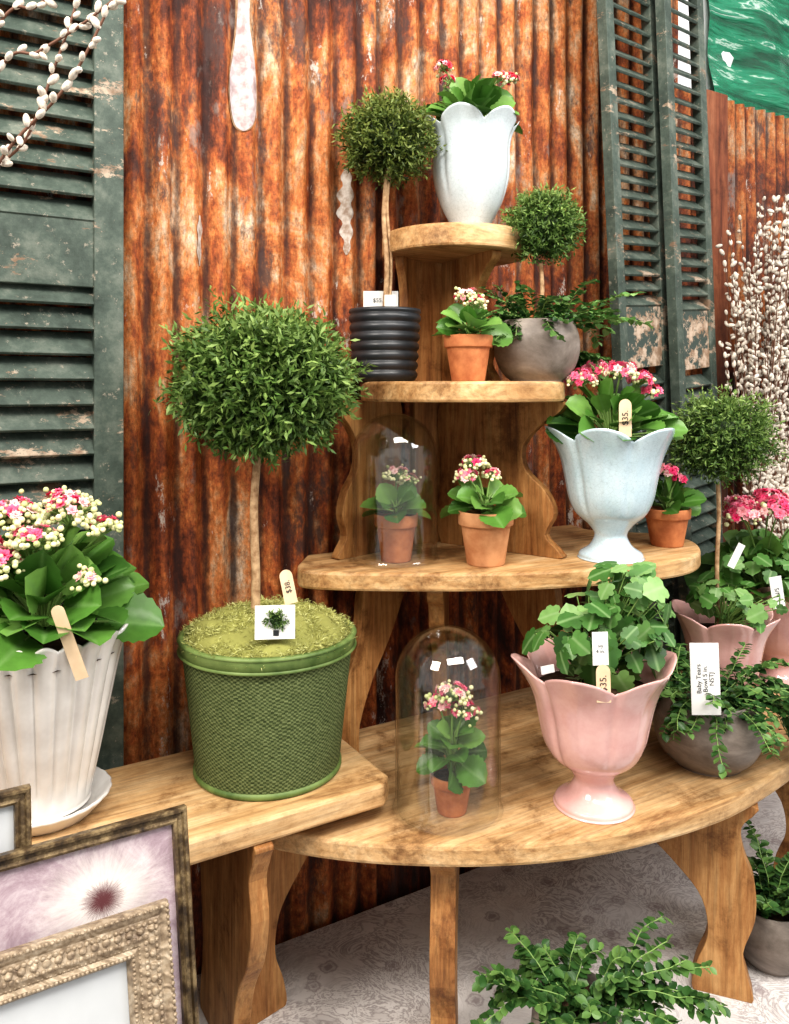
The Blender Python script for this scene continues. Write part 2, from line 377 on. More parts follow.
def ball(mb,c,rad,ns,leaf,mat,per=11,core=True):
    c=np.array(c);rad=np.array(rad)
    if core:
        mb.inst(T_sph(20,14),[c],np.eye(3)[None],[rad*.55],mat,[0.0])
    d=rsph(ns); sp=nrm(d+rng.normal(size=(ns,3))*.30)
    L=rng.uniform(.35,.6,ns)
    ph=c[0]*30
    lump=1+.07*np.sin(5*d[:,0]+ph)*np.sin(6*d[:,2]+1.3*ph)+.05*np.sin(11*d[:,0]+7*d[:,2]+ph)
    tips=c+d*rad*(rng.uniform(.76,1.13,ns)*lump)[:,None]; st=tips-sp*(rad.mean()*L)[:,None]
    fs=np.linspace(.0,1.,per)
    pos=(st[:,None]+(tips-st)[:,None]*fs[None,:,None]).reshape(-1,3)
    dd=np.repeat(sp,per,0); n=len(pos)
    dirs=nrm(dd*.7+rng.normal(size=(n,3))*.65); 
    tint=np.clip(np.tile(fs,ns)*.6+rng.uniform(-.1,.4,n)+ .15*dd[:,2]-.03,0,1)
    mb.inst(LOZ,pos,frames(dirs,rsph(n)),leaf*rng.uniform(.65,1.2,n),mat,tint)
def tmesh(txt,size):
    cu=bpy.data.curves.new('t','FONT'); cu.body=txt; cu.size=size; cu.align_x='CENTER'; cu.align_y='CENTER'
    ob=bpy.data.objects.new('t',cu); bpy.context.collection.objects.link(ob); bpy.context.view_layer.update()
    dg=bpy.context.evaluated_depsgraph_get(); me=ob.evaluated_get(dg).to_mesh()
    V=np.array([v.co[:] for v in me.vertices]).reshape(-1,3); F=[list(p.vertices) for p in me.polygons]
    bpy.data.objects.remove(ob); return V,F
def tag(mb,c,right,up,w,h,mat,txt=None,size=.012,vert=False,stake=0,rounded=False):
    right=nrm(np.array(right,float)); up=np.array(up,float); up=nrm(up-right*np.dot(up,right)); nr=np.cross(right,up); c=np.array(c,float)
    if rounded:
        pts=[(-w/2,-h/2),(w/2,-h/2)]+[(w/2*math.cos(a),h/2-w/2+w/2*math.sin(a)) for a in np.linspace(0,math.pi,9)]
    else: pts=[(-w/2,-h/2),(w/2,-h/2),(w/2,h/2),(-w/2,h/2)]
    n=len(pts); V=[c+right*x+up*y-nr*.0006 for x,y in pts]+[c+right*x+up*y+nr*.0006 for x,y in pts]
    mb.add(V,[list(range(n))[::-1],list(range(n,2*n))]+[[i,(i+1)%n,n+(i+1)%n,n+i] for i in range(n)],mat,smooth=False)
    if stake: box(mb,c-up*(h/2+stake/2),[right,up,nr],[.002,stake/2,.0007],mat)
    if txt:
        V,F=tmesh(txt,size)
        if len(V):
            r,u=(up,-right) if vert else (right,up)
            V=c+V[:,:1]*r+V[:,1:2]*u+nr*.0012; mb.add(V,F,INK,smooth=False)
def terracotta(mb,c,r,h,mat=None):
    mat=mat or TERRA
    p=[(0,0),(r*.66,0),(r*.68,.002),(r*.88,h*.72),(r*.885,h*.735),(r*.97,h*.74),(r*.985,h*.76),(r,h*.97),(r*.985,h),(r*.92,h),(r*.90,h*.97),(r*.87,h*.86)]
    lathe(mb,p,mat,c,48); lathe(mb,[(r*.88,h*.87),(r*.5,h*.9),(0,h*.91)],SOIL,c,24)
def sm(x,a,b): 
    t=np.clip((x-a)/(b-a),0,1); return t*t*(3-2*t)
def tulip(mb,c,rr,h,mat,foot=True,rot=0,A=.10,n=6):
    if foot: o=[(.0,0),(.50,0),(.52,.015),(.50,.045),(.36,.09),(.28,.15),(.27,.20),(.38,.27),(.57,.35),(.68,.46),(.74,.6),(.80,.74),(.88,.87),(1.0,1.0)]
    else: o=[(.0,0),(.46,0),(.48,.02),(.46,.05),(.52,.11),(.70,.24),(.84,.38),(.92,.52),(.94,.66),(.94,.78),(1.0,.90),(1.14,1.0)]
    o=cat(o,4); i=np.array([(o[-1,0]-.03,o[-1,1]-.004)]+[(a-.05,b) for a,b in o[::-1] if .72<b<.97])
    p=np.concatenate([o,i])*[rr,h]
    def fn(T,r,z):
        t=z/h; q=np.abs(np.cos((T-rot)*n/2))
        z2=z+h*A*(q**.8-.62)*sm(t,.55,1.)
        seam=np.exp(-(np.cos((T-rot)*n/2)/.22)**2)
        r2=r*(1+(.12 if foot else .06)*q**2*sm(t,.72,1.)-.05*seam*sm(t,.22,.5)-.04*seam*sm(t,.8,1))
        ridge=np.exp(-(np.sin((T-rot)*n/2)/.10)**2); r2=r2*(1+.012*ridge*sm(t,.3,.6))
        return r2,z2
    lathe(mb,p,mat,c,144,fn); lathe(mb,[(rr*.78,h*.80),(rr*.4,h*.84),(0,h*.85)],SOIL,c,32)
def kal(mb,c,R,L,n,H,clusters,open_f=.5,pinkm=PINK,fs=.010,lo=2,hi=66,dens=1.25):
    c=np.array(c,float)
    i=np.arange(n); az=i*2.39996+rng.uniform(-.3,.3,n); f=(i+.5)/n
    el=np.radians(lo+(hi-lo)*f**1.2+rng.uniform(-9,9,n)); rad=R*(.85-.6*f)
    st=c+np.stack([np.cos(az)*rad,np.sin(az)*rad,H*(.12+f*.75)],-1)
    d=np.stack([np.cos(az)*np.cos(el),np.sin(az)*np.cos(el),np.sin(el)],-1)
    up=nrm(ZZ*.8+np.array([.05,-.5,0])+rng.normal(size=(n,3))*.33)
    ln=L*(1.05-.25*f)*rng.uniform(.8,1.15,n)
    mb.inst(KLEAF,st,frames(d,up),np.stack([ln,ln*rng.uniform(.9,1.15,n),ln],-1),LKAL,np.clip(rng.uniform(.05,.75,n)+.25*f,0,1))
    for k in range(n):
        tube(mb,[c+np.array([0,0,-.005]),c*.5+st[k]*.5+ZZ*.004,st[k],st[k]+d[k]*ln[k]*.2],.0022,STEMG,5)
    for (dx,dy,dz,r,m) in clusters:
        cc=c+np.array([dx,dy,dz]); tube(mb,cat([c,c+np.array([dx*.4,dy*.4,dz*.6]),cc],5),.0024,STEMG,6,.0016)
        m=int(m*dens)
        q=rsph(m); q[:,2]=np.abs(q[:,2])*.9-.15; q=nrm(q); pos=cc+q*r*np.array([1,1,.75])*rng.uniform(.75,1.05,(m,1))
        for p0 in pos: tube(mb,[cc-ZZ*r*.3,(cc+p0)/2,p0],.0008,STEMG,4)
        op=(q[:,2]+rng.normal(size=m)*.25+(rng.random(m)-.5)*.5)>np.quantile(q[:,2],1-open_f) if open_f<1 else np.ones(m,bool)
        a=pos[op]; qa=nrm(q[op]+rng.normal(size=a.shape)*.2)
        h=len(a); k1=rng.random(h)<.65
        mb.inst(FLO,a[k1],frames(qa[k1],rsph(k1.sum())),fs*rng.uniform(.8,1.15,k1.sum()),pinkm,rng.random(k1.sum()))
        mb.inst(FLO,a[~k1],frames(qa[~k1],rsph((~k1).sum())),fs*rng.uniform(.8,1.1,(~k1).sum()),LPINK,rng.random((~k1).sum()))
        b=pos[~op]; qb=q[~op]
        if len(b):
            bb=np.concatenate([b,b+rng.normal(size=b.shape)*fs*.6]); qq=np.concatenate([qb,qb])
            mb.inst(SPH,bb,frames(qq,rsph(len(bb))),fs*.42*rng.uniform(.7,1.15,len(bb)),BUD,rng.random(len(bb)))
def cloud(mb,base,cen,rad,n,T,size,mat,stem=True,outw=.6):
    base=np.array(base);cen=np.array(cen);rad=np.array(rad)
    d=rsph(n); pos=cen+d*rad*rng.uniform(.45,1.05,(n,1)); 
    nrmv=nrm(d+ZZ*.5+np.array([0,-.35,0])+rng.normal(size=(n,3))*.4); dirs=nrm(d*outw+rng.normal(size=(n,3))*.5-ZZ*.25)
    dirs=nrm(dirs-nrmv*np.sum(dirs*nrmv,1,keepdims=True)); sz=size*rng.uniform(.55,1.25,n)
    R=np.stack([dirs,np.cross(nrmv,dirs),nrmv],-1)
    mb.inst(T,pos-dirs*sz[:,None]*.35,R,sz,mat,np.clip(rng.uniform(.0,.85,n)+.15*d[:,2],0,1))
    if stem:
        for k in range(n): 
            e=pos[k]-dirs[k]*sz[k]*.35; tube(mb,cat([base+rng.normal(size=3)*[.01,.01,.002],(base*.55+e*.45)+ZZ*.012,e],3),.0012,STEMG,4)
def trail(mb,base,n,length,leaf,mat,rise=.6,droop=1.,R=.04,az=None,T=RND,per=16,stemm=STEMG):
    base=np.array(base,float)
    for k in range(n):
        a=rng.uniform(0,2*math.pi) if az is None else rng.uniform(*az)
        l=length*rng.uniform(.55,1.1); e=rng.uniform(.35,1.3)*rise
        p=base+np.array([math.cos(a),math.sin(a),0])*R*rng.uniform(.2,1); h=np.array([math.cos(a),math.sin(a),0]); dv=nrm(h*math.cos(e)+ZZ*math.sin(e)); pts=[p]
        m=10
        for j in range(m):
            dv=nrm(dv+np.array([0,0,-1])*droop*.17+rng.normal(size=3)*.13); p=p+dv*l/m; pts.append(p)
        P=cat(pts,3); tube(mb,P,.0011,stemm,4)
        ii=np.linspace(2,len(P)-1,per).astype(int); tg=nrm(np.gradient(P,axis=0))[ii]
        sd=nrm(np.cross(tg,ZZ)+1e-6)
        pos=np.concatenate([P[ii],P[ii]]); dr=nrm(np.concatenate([sd,-sd])+np.concatenate([tg,tg])*.5+rng.normal(size=pos.shape)*.25)
        up=nrm(ZZ+rng.normal(size=pos.shape)*.35); sz=leaf*rng.uniform(.7,1.2,len(pos))
        mb.inst(T,pos,frames(dr,up),sz,mat,np.clip(rng.uniform(.05,.75,len(pos))+.25*np.tile(np.linspace(0,1,per),2),0,1))

# ---------------------------------------------------------------- room
m=MB(); m.add([(-4,-2.5,0),(5,-2.5,0),(5,6,0),(-4,6,0)],[[0,1,2,3]],FLOORM,smooth=False); m.build('floor')
m=MB(); c=W(.5,-.17,1.6); box(m,c,[U,NN,ZZ],[3.2,.04,1.6],WALLW); m.build('wall_back')
PITCH=.052; AMP=.0095
def surf(s_,z,t0,pitch,amp,s0): return t0+amp*math.cos(2*math.pi*s_/pitch)+.0025*math.sin(z*5+s0*3)*math.sin(s_*4)+.0015*math.sin(s_*37+z*11)
def sheet(name,s0,s1,z0,z1,t0,mat,pitch=PITCH,amp=AMP):
    m=MB(); ns=int((s1-s0)/pitch*12); S=np.linspace(s0,s1,ns); Zs=np.linspace(z0,z1,24)
    V=[];P=[]
    for k,z in enumerate(Zs):
        for s_ in S:
            V.append(W(s_,surf(s_,z,t0,pitch,amp,s0),z)); P.append((.5+.5*math.cos(2*math.pi*s_/pitch),z,0))
    idx=np.arange(len(V)).reshape(len(Zs),ns); F=np.stack([idx[:-1,:-1],idx[:-1,1:],idx[1:,1:],idx[1:,:-1]],-1).reshape(-1,4)
    m.add(V,F,mat,P); o=m.build(name); md=o.modifiers.new('thickness','SOLIDIFY'); md.thickness=.001; return o
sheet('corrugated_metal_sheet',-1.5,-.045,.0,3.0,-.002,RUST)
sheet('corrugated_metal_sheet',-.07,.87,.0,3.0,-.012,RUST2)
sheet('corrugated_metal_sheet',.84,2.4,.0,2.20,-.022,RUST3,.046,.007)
m=MB(); box(m,W(.985,.010,1.09),[U,NN,ZZ],[.045,.01,1.10],wood('weathered_red_board',[(.07,.02,.01),(.16,.045,.02),(.24,.08,.035),(.33,.15,.08)],True)); m.build('wooden_batten',.002)
m=MB()
def flake(sc_,prof,mat,off,wob=0.):
    V=[];nn=14
    for z,w in prof:
        for j in range(nn):
            s_=sc_+w*(j/(nn-1)*2-1)+wob*math.sin(z*60+j); V.append(W(s_,surf(s_,z,-.002,PITCH,AMP,-1.5)+off,z))
    k=len(prof); idx=np.arange(k*nn).reshape(k,nn); m.add(V,np.stack([idx[:-1,:-1],idx[:-1,1:],idx[1:,1:],idx[1:,:-1]],-1).reshape(-1,4),mat)
drop=cat([(1.872,.001),(1.882,.012),(1.90,.020),(1.93,.026),(1.97,.025),(2.01,.018),(2.06,.010),(2.12,.008),(2.2,.007),(2.35,.003)],5)
flake(-.323,[(z,w+.003) for z,w in drop],PATCHE,.0018); flake(-.323,drop,PATCH,.0032,.0006)
WP=simple('flaking_white_paint',(.60,.55,.50),.8,.2,c2=(.30,.22,.17),sc=60)
flake(-.113,[(z,w*(1+.4*math.sin(z*170))) for z,w in cat([(1.665,.001),(1.69,.007),(1.72,.009),(1.76,.012),(1.80,.010),(1.835,.003)],6)],WP,.002,.001)
flake(-.405,[(z,w*(1+.4*math.sin(z*150))) for z,w in cat([(1.62,.001),(1.64,.004),(1.69,.005),(1.71,.002)],6)],WP,.002,.001)
m.build('peeling_paint_flakes')
m=MB(); S=np.linspace(1.12,2.6,50);Zs=np.linspace(1.9,3.1,40); V=[W(s_,-.11+.012*math.sin(s_*17+z*9)+.01*math.sin(z*23-s_*5),z) for z in Zs for s_ in S]
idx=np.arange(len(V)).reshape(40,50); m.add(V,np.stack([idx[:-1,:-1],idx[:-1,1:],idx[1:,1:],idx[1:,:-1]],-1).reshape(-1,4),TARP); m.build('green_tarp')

# cloth covered table
E=empty('cloth_covered_table',W(.3,.4,0))
m=MB(); box(m,W(.3,.41,TZ-.02),[U,NN,ZZ],[1.75,.38,.016],WOOD)
for a in(-1.35,1.95):
    for b in(.09,.74): box(m,W(a,b,(TZ-.036)/2),[U,NN,ZZ],[.03,.03,(TZ-.036)/2],WOODV)
keep(m.build('table_frame'),E)
m=MB(); prof=[(.025,TZ),(.4,TZ),(.80,TZ),(.812,TZ-.01),(.815,TZ-.1),(.82,.03)]
S=np.linspace(-1.48,2.08,160); V=[]
for k,(t,z) in enumerate(prof):
    for s_ in S: V.append(W(s_,t+(.015*math.sin(s_*30) if k>3 else 0)*(k-3)/2,z))
idx=np.arange(len(V)).reshape(len(prof),160); m.add(V,np.stack([idx[:-1,:-1],idx[1:,:-1],idx[1:,1:],idx[:-1,1:]],-1).reshape(-1,4),CLOTH); keep(m.build('tablecloth'),E)

# ---------------------------------------------------------------- tiered stand
E=empty('tiered_plant_stand',(.2,1.5,TZ))
def wallclip(poly,t=.022):
    out=[]
    for x,y in poly:
        tt=SU*x-CU*(y-1.63)
        if tt<t: k=t-tt; x+=SU*k; y-=CU*k
        out.append((x,y))
    return out
def disc(cx,cy,r): return wallclip([(cx+r*math.cos(a),cy+r*math.sin(a)) for a in np.linspace(0,2*math.pi,72,endpoint=False)])
m=MB(); prism(m,disc(.118,1.565,.142),1.658,1.70,WOOD); keep(m.build('shelf_top',.005),E)
m=MB(); prism(m,disc(.128,1.52,.192),1.379,1.415,WOOD); keep(m.build('shelf_upper',.005),E)
def wy(x,t=.022): return 1.63+.6*x-t/CU
p3=cat([(-.172,1.42),(-.16,1.378),(-.10,1.360),(.02,1.352),(.145,1.354),(.25,1.366),(.358,1.393),(.47,1.432),(.550,1.485),(.597,1.56),(.612,1.66),(.57,1.73),(.46,1.76),(.42,1.80)],5)
p3=[tuple(p) for p in p3]+[(.41,wy(.41)),(-.165,wy(-.165))]
m=MB(); prism(m,p3,1.058,1.09,WOOD); keep(m.build('shelf_middle',.005),E)
p4=cat([(-.36,1.34),(-.35,1.295),(-.29,1.245),(-.195,1.205),(-.08,1.172),(.037,1.158),(.15,1.158),(.27,1.175),(.388,1.214),(.49,1.26),(.576,1.313),(.694,1.408),(.82,1.53),(.94,1.68),(1.03,1.86),(1.06,2.05)],5)
p4=[tuple(p) for p in p4]+[(1.06,wy(1.06)),(-.36,wy(-.36))]
m=MB(); prism(m,p4,.708,.74,WOODL); keep(m.build('shelf_bottom',.006),E)
m=MB()
box(m,W(.075,.035,(1.09+1.662)/2),[U,NN,ZZ],[.055,.010,(1.662-1.09)/2],WOODV)
full=[(0,0),(0,.5),(0,1),(.5,1),(1,1),(1.02,.93),(.86,.84),(.72,.70),(.74,.55),(.90,.42),(.97,.28),(.90,.14),(1.0,.05),(1.0,0),(.5,0)]
leg=[(0,1),(.5,1),(1,1),(1.02,.96),(.93,.88),(.95,.74),(1.02,.6),(1.02,.42),(.94,.24),(.98,.1),(1.0,0),(.8,0),(.60,0),(.62,.14),(.70,.3),(.66,.48),(.5,.62),(.28,.76),(.10,.85),(0,.93)]
inw=[(0,1),(.5,1),(1,1),(1.0,.93),(.85,.86),(.78,.74),(.6,.62),(.42,.5),(.34,.3),(.3,.1),(.32,0),(.1,0),(0,0),(0,.5)]
diag=[(0,1),(.3,1),(.55,1),(.62,.9),(.66,.7),(.80,.5),(.96,.3),(1,.1),(1,0),(.8,0),(.68,0),(.66,.2),(.5,.42),(.3,.6),(.12,.8)]
bracket(m,(.105,1.635),(.185,1.480),1.415,1.660,full,WOODV,.02)
bracket(m,(.035,1.60),(.01,1.545),1.415,1.660,full,WOODV,.018)
bracket(m,(.005,1.58),(-.105,1.465),1.09,1.381,full,WOODV,.02)
bracket(m,(.10,1.63),(.305,1.475),1.09,1.381,full,WOODV,.02)
bracket(m,(.02,1.53),(-.115,1.38),.74,1.06,diag,WOODV,.022)
bracket(m,(.095,1.60),(.070,1.385),.74,1.06,inw,WOODV,.028)
bracket(m,(.20,1.60),(.37,1.43),.74,1.06,diag,WOODV,.022)
bracket(m,(.385,1.425),(.60,1.345),TZ,.708,leg,WOODV,.034)
bracket(m,(.10,1.42),(.071,1.185),TZ,.708,leg,WOODV,.038)
bracket(m,(-.10,1.42),(-.25,1.28),TZ,.708,leg,WOODV,.03)
bracket(m,(.70,1.78),(.88,1.64),TZ,.708,leg,WOODV,.03)
keep(m.build('scrolled_brackets',.002),E)

# ---------------------------------------------------------------- bench
E=empty('wooden_bench',W(-.7,.2,TZ))
m=MB(); poly=[W(s_,t,0)[:2] for s_,t in [(-1.2,.075),(-1.2,.345),(-.225,.345),(-.205,.325),(-.205,.075)]]
prism(m,poly,.765,.80,WOODL); keep(m.build('bench_top',.005),E)
m=MB()
bl=[(0,1),(.5,1),(1,1),(1.0,.94),(.93,.84),(.97,.7),(.90,.52),(.74,.36),(.66,.18),(.70,0),(.35,0),(.0,0),(.05,.3),(0,.6)]
for s_ in(-.42,-1.1): bracket(m,W(s_,.10,0)[:2],W(s_,.34,0)[:2],TZ,.765,bl,WOODV,.028)
keep(m.build('bench_legs',.002),E)

# ---------------------------------------------------------------- shutters
def shutter(name,O,X,w,h,rails,pitch,lean=0.,stile=.045,th=.028,tilt=math.radians(40),peel=(),bw=.6):
    X=nrm(np.array(X,float)); Y=nrm(np.cross(ZZ,X)); Zd=nrm(ZZ+X*math.tan(lean)); Xd=nrm(X-ZZ*math.tan(lean)); O=np.array(O,float)
    m=MB(); P=lambda x,y,z:O+Xd*x+Y*y+Zd*z
    for x in(stile/2,w-stile/2): box(m,P(x,0,h/2),[Xd,Y,Zd],[stile/2,th/2,h/2],PAINT)
    for i,(z0,z1) in enumerate(rails): box(m,P(w/2,.001,(z0+z1)/2),[Xd,Y,Zd],[w/2-stile+.001,th/2-.003,(z1-z0)/2],PEEL if i in peel else PAINT)
    for (a,b) in zip(rails[:-1],rails[1:]):
        z=a[1]+pitch*.35
        while z<b[0]-pitch*.2:
            t_=tilt+random.uniform(-.04,.04)
            out=nrm(-Y*math.cos(t_)*1-Zd*math.sin(t_)*1.); nn=np.cross(Xd,out)
            box(m,P(w/2,.004,z),[Xd,out,nn],[w/2-stile+.004,pitch*bw,.0035],PAINT); z+=pitch
    return m.build(name,.0015)
shutter('louvered_shutter',W(-.92,.034,TZ),U,.375,2.3,[(0,.12),(1.185,1.295),(2.2,2.3)],.040,stile=.046,tilt=math.radians(52),bw=.58)
for s_,w in((.535,.215),(.720,.19)):
    yaw=math.radians(43); X=np.array([math.cos(yaw),math.sin(yaw),0])
    shutter('louvered_shutter',W(s_,.135,.745),X,w,2.0,[(0,.08),(.70,.84),(1.85,2.0)],.034,lean=math.radians(-4.6),stile=.030,th=.024,peel=(1,),bw=.55)

# ---------------------------------------------------------------- potted plants
gc=np.array([-.202,1.28,.80])
m=MB(); r0,r1,h=.113,.136,.215
lathe(m,[(0,0),(r0*.98,0),(r0,.004),(r0+.001,.012)],GBAND,gc,72)
lathe(m,[(r0+.001,.0),(r0+.004,.003),(r0+.004,.008),(r0+.001,.010)],GBAND,gc,72)
lathe(m,[(r0+.001,.010),(r0+(r1-r0)*.5,h*.5),(r1-.002,h-.02)],WEAVE,gc,96)
lathe(m,[(r1-.002,h-.024),(r1+.002,h-.023),(r1+.003,h-.006),(r1+.003,h),(r1-.004,h+.001),(r1-.006,h-.01),(r1-.01,h-.03)],GBAND,gc,96)
for k in(0,1): lathe(m,[(r1+.0025,h-.024+k*.019),(r1+.0055,h-.0215+k*.019),(r1+.0025,h-.019+k*.019)],GBAND,gc,96)
def mossfn(T,r,z): return r,z+.004*np.sin(T*7+r*90)*sm(r,.0,.03)
lathe(m,cat([(.128,h-.014),(.118,h+.008),(.09,h+.022),(.05,h+.03),(0,h+.034)],5),MOSSM,gc,48,mossfn,.3)
n=20000; a=rng.uniform(0,2*math.pi,n); r=.136*np.sqrt(rng.random(n)); z=h-.010+.045*(1-(r/.140)**2)**.8+rng.normal(size=n)*.003+.006*np.sin(a*9+r*110)*np.sin(a*4-r*70)
pos=gc+np.stack([r*np.cos(a),r*np.sin(a),z],-1); d=nrm(rng.normal(size=(n,3))*[1,1,.5]+[0,0,.15]); m.inst(HAIR,pos,frames(d,rsph(n)),rng.uniform(.004,.011,n),MOSSM,rng.random(n))
tube(m,cat([gc+[-.020,-.01,.2],gc+[-.018,-.01,.30],gc+[-.021,-.01,.42],gc+[-.012,0,.54]],5),.0078,BARK,10,.006)
bc=gc+np.array([-.006,-.005,.612])
for k in range(14):
    e=bc+rsph(1)[0]*.09; tube(m,[gc+[-.014,0,.48],(gc+[-.01,0,.53]+e)/2,e],.0025,BARK,5,.001)
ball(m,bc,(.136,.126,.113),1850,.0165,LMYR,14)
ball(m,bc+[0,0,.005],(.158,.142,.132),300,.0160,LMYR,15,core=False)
tag(m,gc+[.028,-.115,.262],(1,.1,0),(0,.15,1),.058,.048,TAGW); 
cc=gc+np.array([.030,-.118,.266]); ball(m,cc,(.017,.0015,.015),60,.007,LMYR,6); box(m,cc-[0,0,.019],[np.eye(3)[0],np.eye(3)[1],ZZ],[.004,.001,.004],BLACK)
tag(m,gc+[.045,-.10,.310],(1,.2,.2),(-.1,.1,1),.019,.050,TAGB,'$38.',.011,True,rounded=True)
m.build('potted_myrtle_topiary')

pc=np.array([-.50,1.14,.80])
m=MB()
lathe(m,[(0,0),(.068,0),(.072,.004),(.088,.022),(.091,.026),(.088,.028),(.070,.012),(0,.012)],PWHITE,pc,96,lambda T,r,z:(r*(1+.015*np.abs(np.cos(T*12))*sm(z,.005,.02)),z))
P=cat([(0,.014),(.058,.014),(.062,.02),(.066,.035),(.078,.09),(.092,.16),(.106,.225),(.120,.262)],5); P=np.concatenate([P,[(.115,.262),(.104,.235)]])
def flute(T,r,z):
    q=np.abs(np.cos(T*11)); return r*(1-.06*(1-q)**1.3*sm(z,.02,.06)),z+.009*(q-.5)*sm(z,.22,.262)
lathe(m,P,PWHITE,pc,264,flute); lathe(m,[(.106,.23),(0,.24)],SOIL,pc,24)
K=pc+[.0,0,.255]
kal(m,K,.085,.088,64,.10,[(-.02,-.05,.165,.042,60),(.045,-.02,.165,.038,46),(-.085,-.04,.15,.038,50),(.095,-.02,.150,.022,18),(.085,-.06,.090,.014,10),(.01,.05,.17,.036,34),(-.05,-.085,.13,.034,40),(.02,-.07,.14,.032,38),(-.02,-.09,.115,.03,34)],.22,fs=.0098,lo=0,hi=60,dens=1.6)
tag(m,K+[.075,-.095,.015],(1,.1,.3),(.45,-.05,1),.017,.105,TAGB,rounded=True)
m.build('potted_kalanchoe')

def cloche(cx,cy,z,r,h):
    m=MB(); c=(cx,cy,z)
    for dr in(0,.0028):
        q=r-dr
        pr=([(q+.003,.001),(q+.0042,.004),(q+.0015,.008),(q,.012)] if dr==0 else [(q,.002)])+[(q,y) for y in np.linspace(.03,h-r,6)]+[(q*math.cos(a),h-r+q*math.sin(a)) for a in np.linspace(.08,math.pi/2,22)]
        lathe(m,pr,GLASS,c,72)
    return m.build('glass_cloche')
cloche(.0,1.46,1.09,.078,.268); cloche(.084,1.262,.74,.083,.287)
m=MB(); c=np.array([.003,1.455,1.0905]); terracotta(m,c,.040,.085)
kal(m,c+[0,0,.08],.02,.050,14,.03,[(.0,-.005,.072,.024,30),(.022,.0,.062,.018,16)],.25,LPINK,.0075,lo=-5,hi=50); m.build('potted_kalanchoe')
m=MB(); c=np.array([.090,1.255,.7405]); terracotta(m,c,.034,.060)
kal(m,c+[0,0,.058],.018,.052,22,.075,[(.0,-.005,.122,.027,40),(.018,-.01,.102,.022,28),(-.02,.0,.107,.022,22)],.4,fs=.0078,lo=-12,hi=45); m.build('potted_kalanchoe')
m=MB(); c=np.array([.163,1.43,1.09]); terracotta(m,c,.050,.095,TERRAL)
kal(m,c+[0,0,.09],.03,.060,18,.035,[(-.02,0,.084,.024,34),(-.035,-.01,.066,.02,24),(.01,.0,.066,.016,16)],.4,fs=.0085,lo=-5,hi=42); m.build('potted_kalanchoe')
m=MB(); c=np.array([.129,1.40,1.415]); terracotta(m,c,.043,.080)
kal(m,c+[0,0,.075],.025,.050,18,.035,[(-.0,0,.070,.022,30),(.012,-.01,.057,.018,20)],.35,pinkm=PINK,fs=.008,lo=0,hi=50); m.build('potted_kalanchoe')
m=MB(); c=np.array([-.018,1.50,1.415]); R=.066; H=.135
pr=[(0,0),(.052,0)]+[(.056+.008*t+.0045*abs(math.sin(t*math.pi*7)),.004+t*(H-.012)) for t in np.linspace(0,1,71)]+[(R+.002,H-.006),(R+.001,H),(R-.004,H),(R-.008,H-.01)]
lathe(m,pr,BLACK,c,64); lathe(m,[(R-.006,H-.012),(0,H-.006)],SOIL,c,24)
tube(m,cat([c+[.0,0,.125],c+[.004,0,.22],c+[-.002,0,.31],c+[.004,0,.40]],5),.0055,BARK,8,.004)
tube(m,cat([c+[.006,0,.125],c+[.012,0.004,.22],c+[.004,0,.33],c+[.012,0,.40]],5),.003,BARK,8,.003)
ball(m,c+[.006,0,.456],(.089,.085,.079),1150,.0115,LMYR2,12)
tag(m,c+[-.008,.02,.155],(1,0,0),ZZ,.066,.036,TAGW,'$55.00',.011); tag(m,c+[.01,-.045,.147],(1,0,0),ZZ,.02,.022,TAGW)
m.build('potted_myrtle_topiary')
def roundpot(m,c,r,h):
    pr=cat([(0,0),(r*.55,0),(r*.62,.003),(r*.85,h*.2),(r*.985,h*.48),(r*.97,h*.75),(r*.86,h*.96),(r*.83,h)],5); pr=np.concatenate([pr,[(r*.80,h),(r*.80,h*.85)]])
    lathe(m,pr,GREY,c,64); lathe(m,[(r*.81,h*.88),(0,h*.93)],SOIL,c,24)
m=MB(); c=np.array([.262,1.475,1.415]); roundpot(m,c,.079,.112)
trail(m,c+[0,0,.105],44,.105,.014,LCRE,rise=1.0,droop=.6,R=.045,T=RND)
trail(m,c+[0.03,0,.105],8,.15,.017,LIVY,rise=.7,droop=.4,R=.04,az=(-.4,.9),T=RND)
tube(m,cat([c+[.0,0.01,.10],c+[.012,0.01,.16],c+[.01,.012,.22]],5),.004,BARK,8)
ball(m,c+[.015,.012,.290],(.072,.068,.067),840,.0105,LMYR,12)
m.build('potted_fern_topiary')
m=MB(); c=np.array([.285,1.60,1.4155]); terracotta(m,c,.036,.06); trail(m,c+[.02,-.0,.055],10,.11,.022,LIVY,rise=.4,droop=.5,R=.02,az=(-.5,.6)); m.build('potted_ivy')
m=MB(); c=np.array([.148,1.55,1.70]); tulip(m,c,.080,.215,GWHITE,False,rot=.2,A=.12)
kal(m,c+[0,0,.205],.055,.064,38,.06,[(-.055,-.02,.11,.016,14),(-.045,-.02,.085,.014,10),(.05,-.03,.085,.016,14),(.075,-.0,.095,.016,16),(.03,.02,.09,.014,12)],.85,pinkm=RED,fs=.0085,lo=3)
m.build('kalanchoe_in_tulip_vase')
m=MB(); c=np.array([.400,1.480,1.09]); tulip(m,c,.112,.235,GBLUE,True,rot=.12,A=.11)
kal(m,c+[0,0,.215],.08,.066,42,.072,[(-.06,-.02,.11,.028,34),(.01,-.03,.125,.03,34),(.05,-.01,.11,.024,26),(-.02,.02,.13,.026,26),(.075,.0,.09,.018,12)],.6,fs=.0095,lo=5,hi=58)
tag(m,c+[-.002,-.100,.262],(1,.05,0),(.08,0,1),.022,.065,TAGB,'$35.',.015,True,rounded=True)
m.build('kalanchoe_in_tulip_vase')
m=MB(); c=np.array([.545,1.60,1.09]); terracotta(m,c,.046,.075)
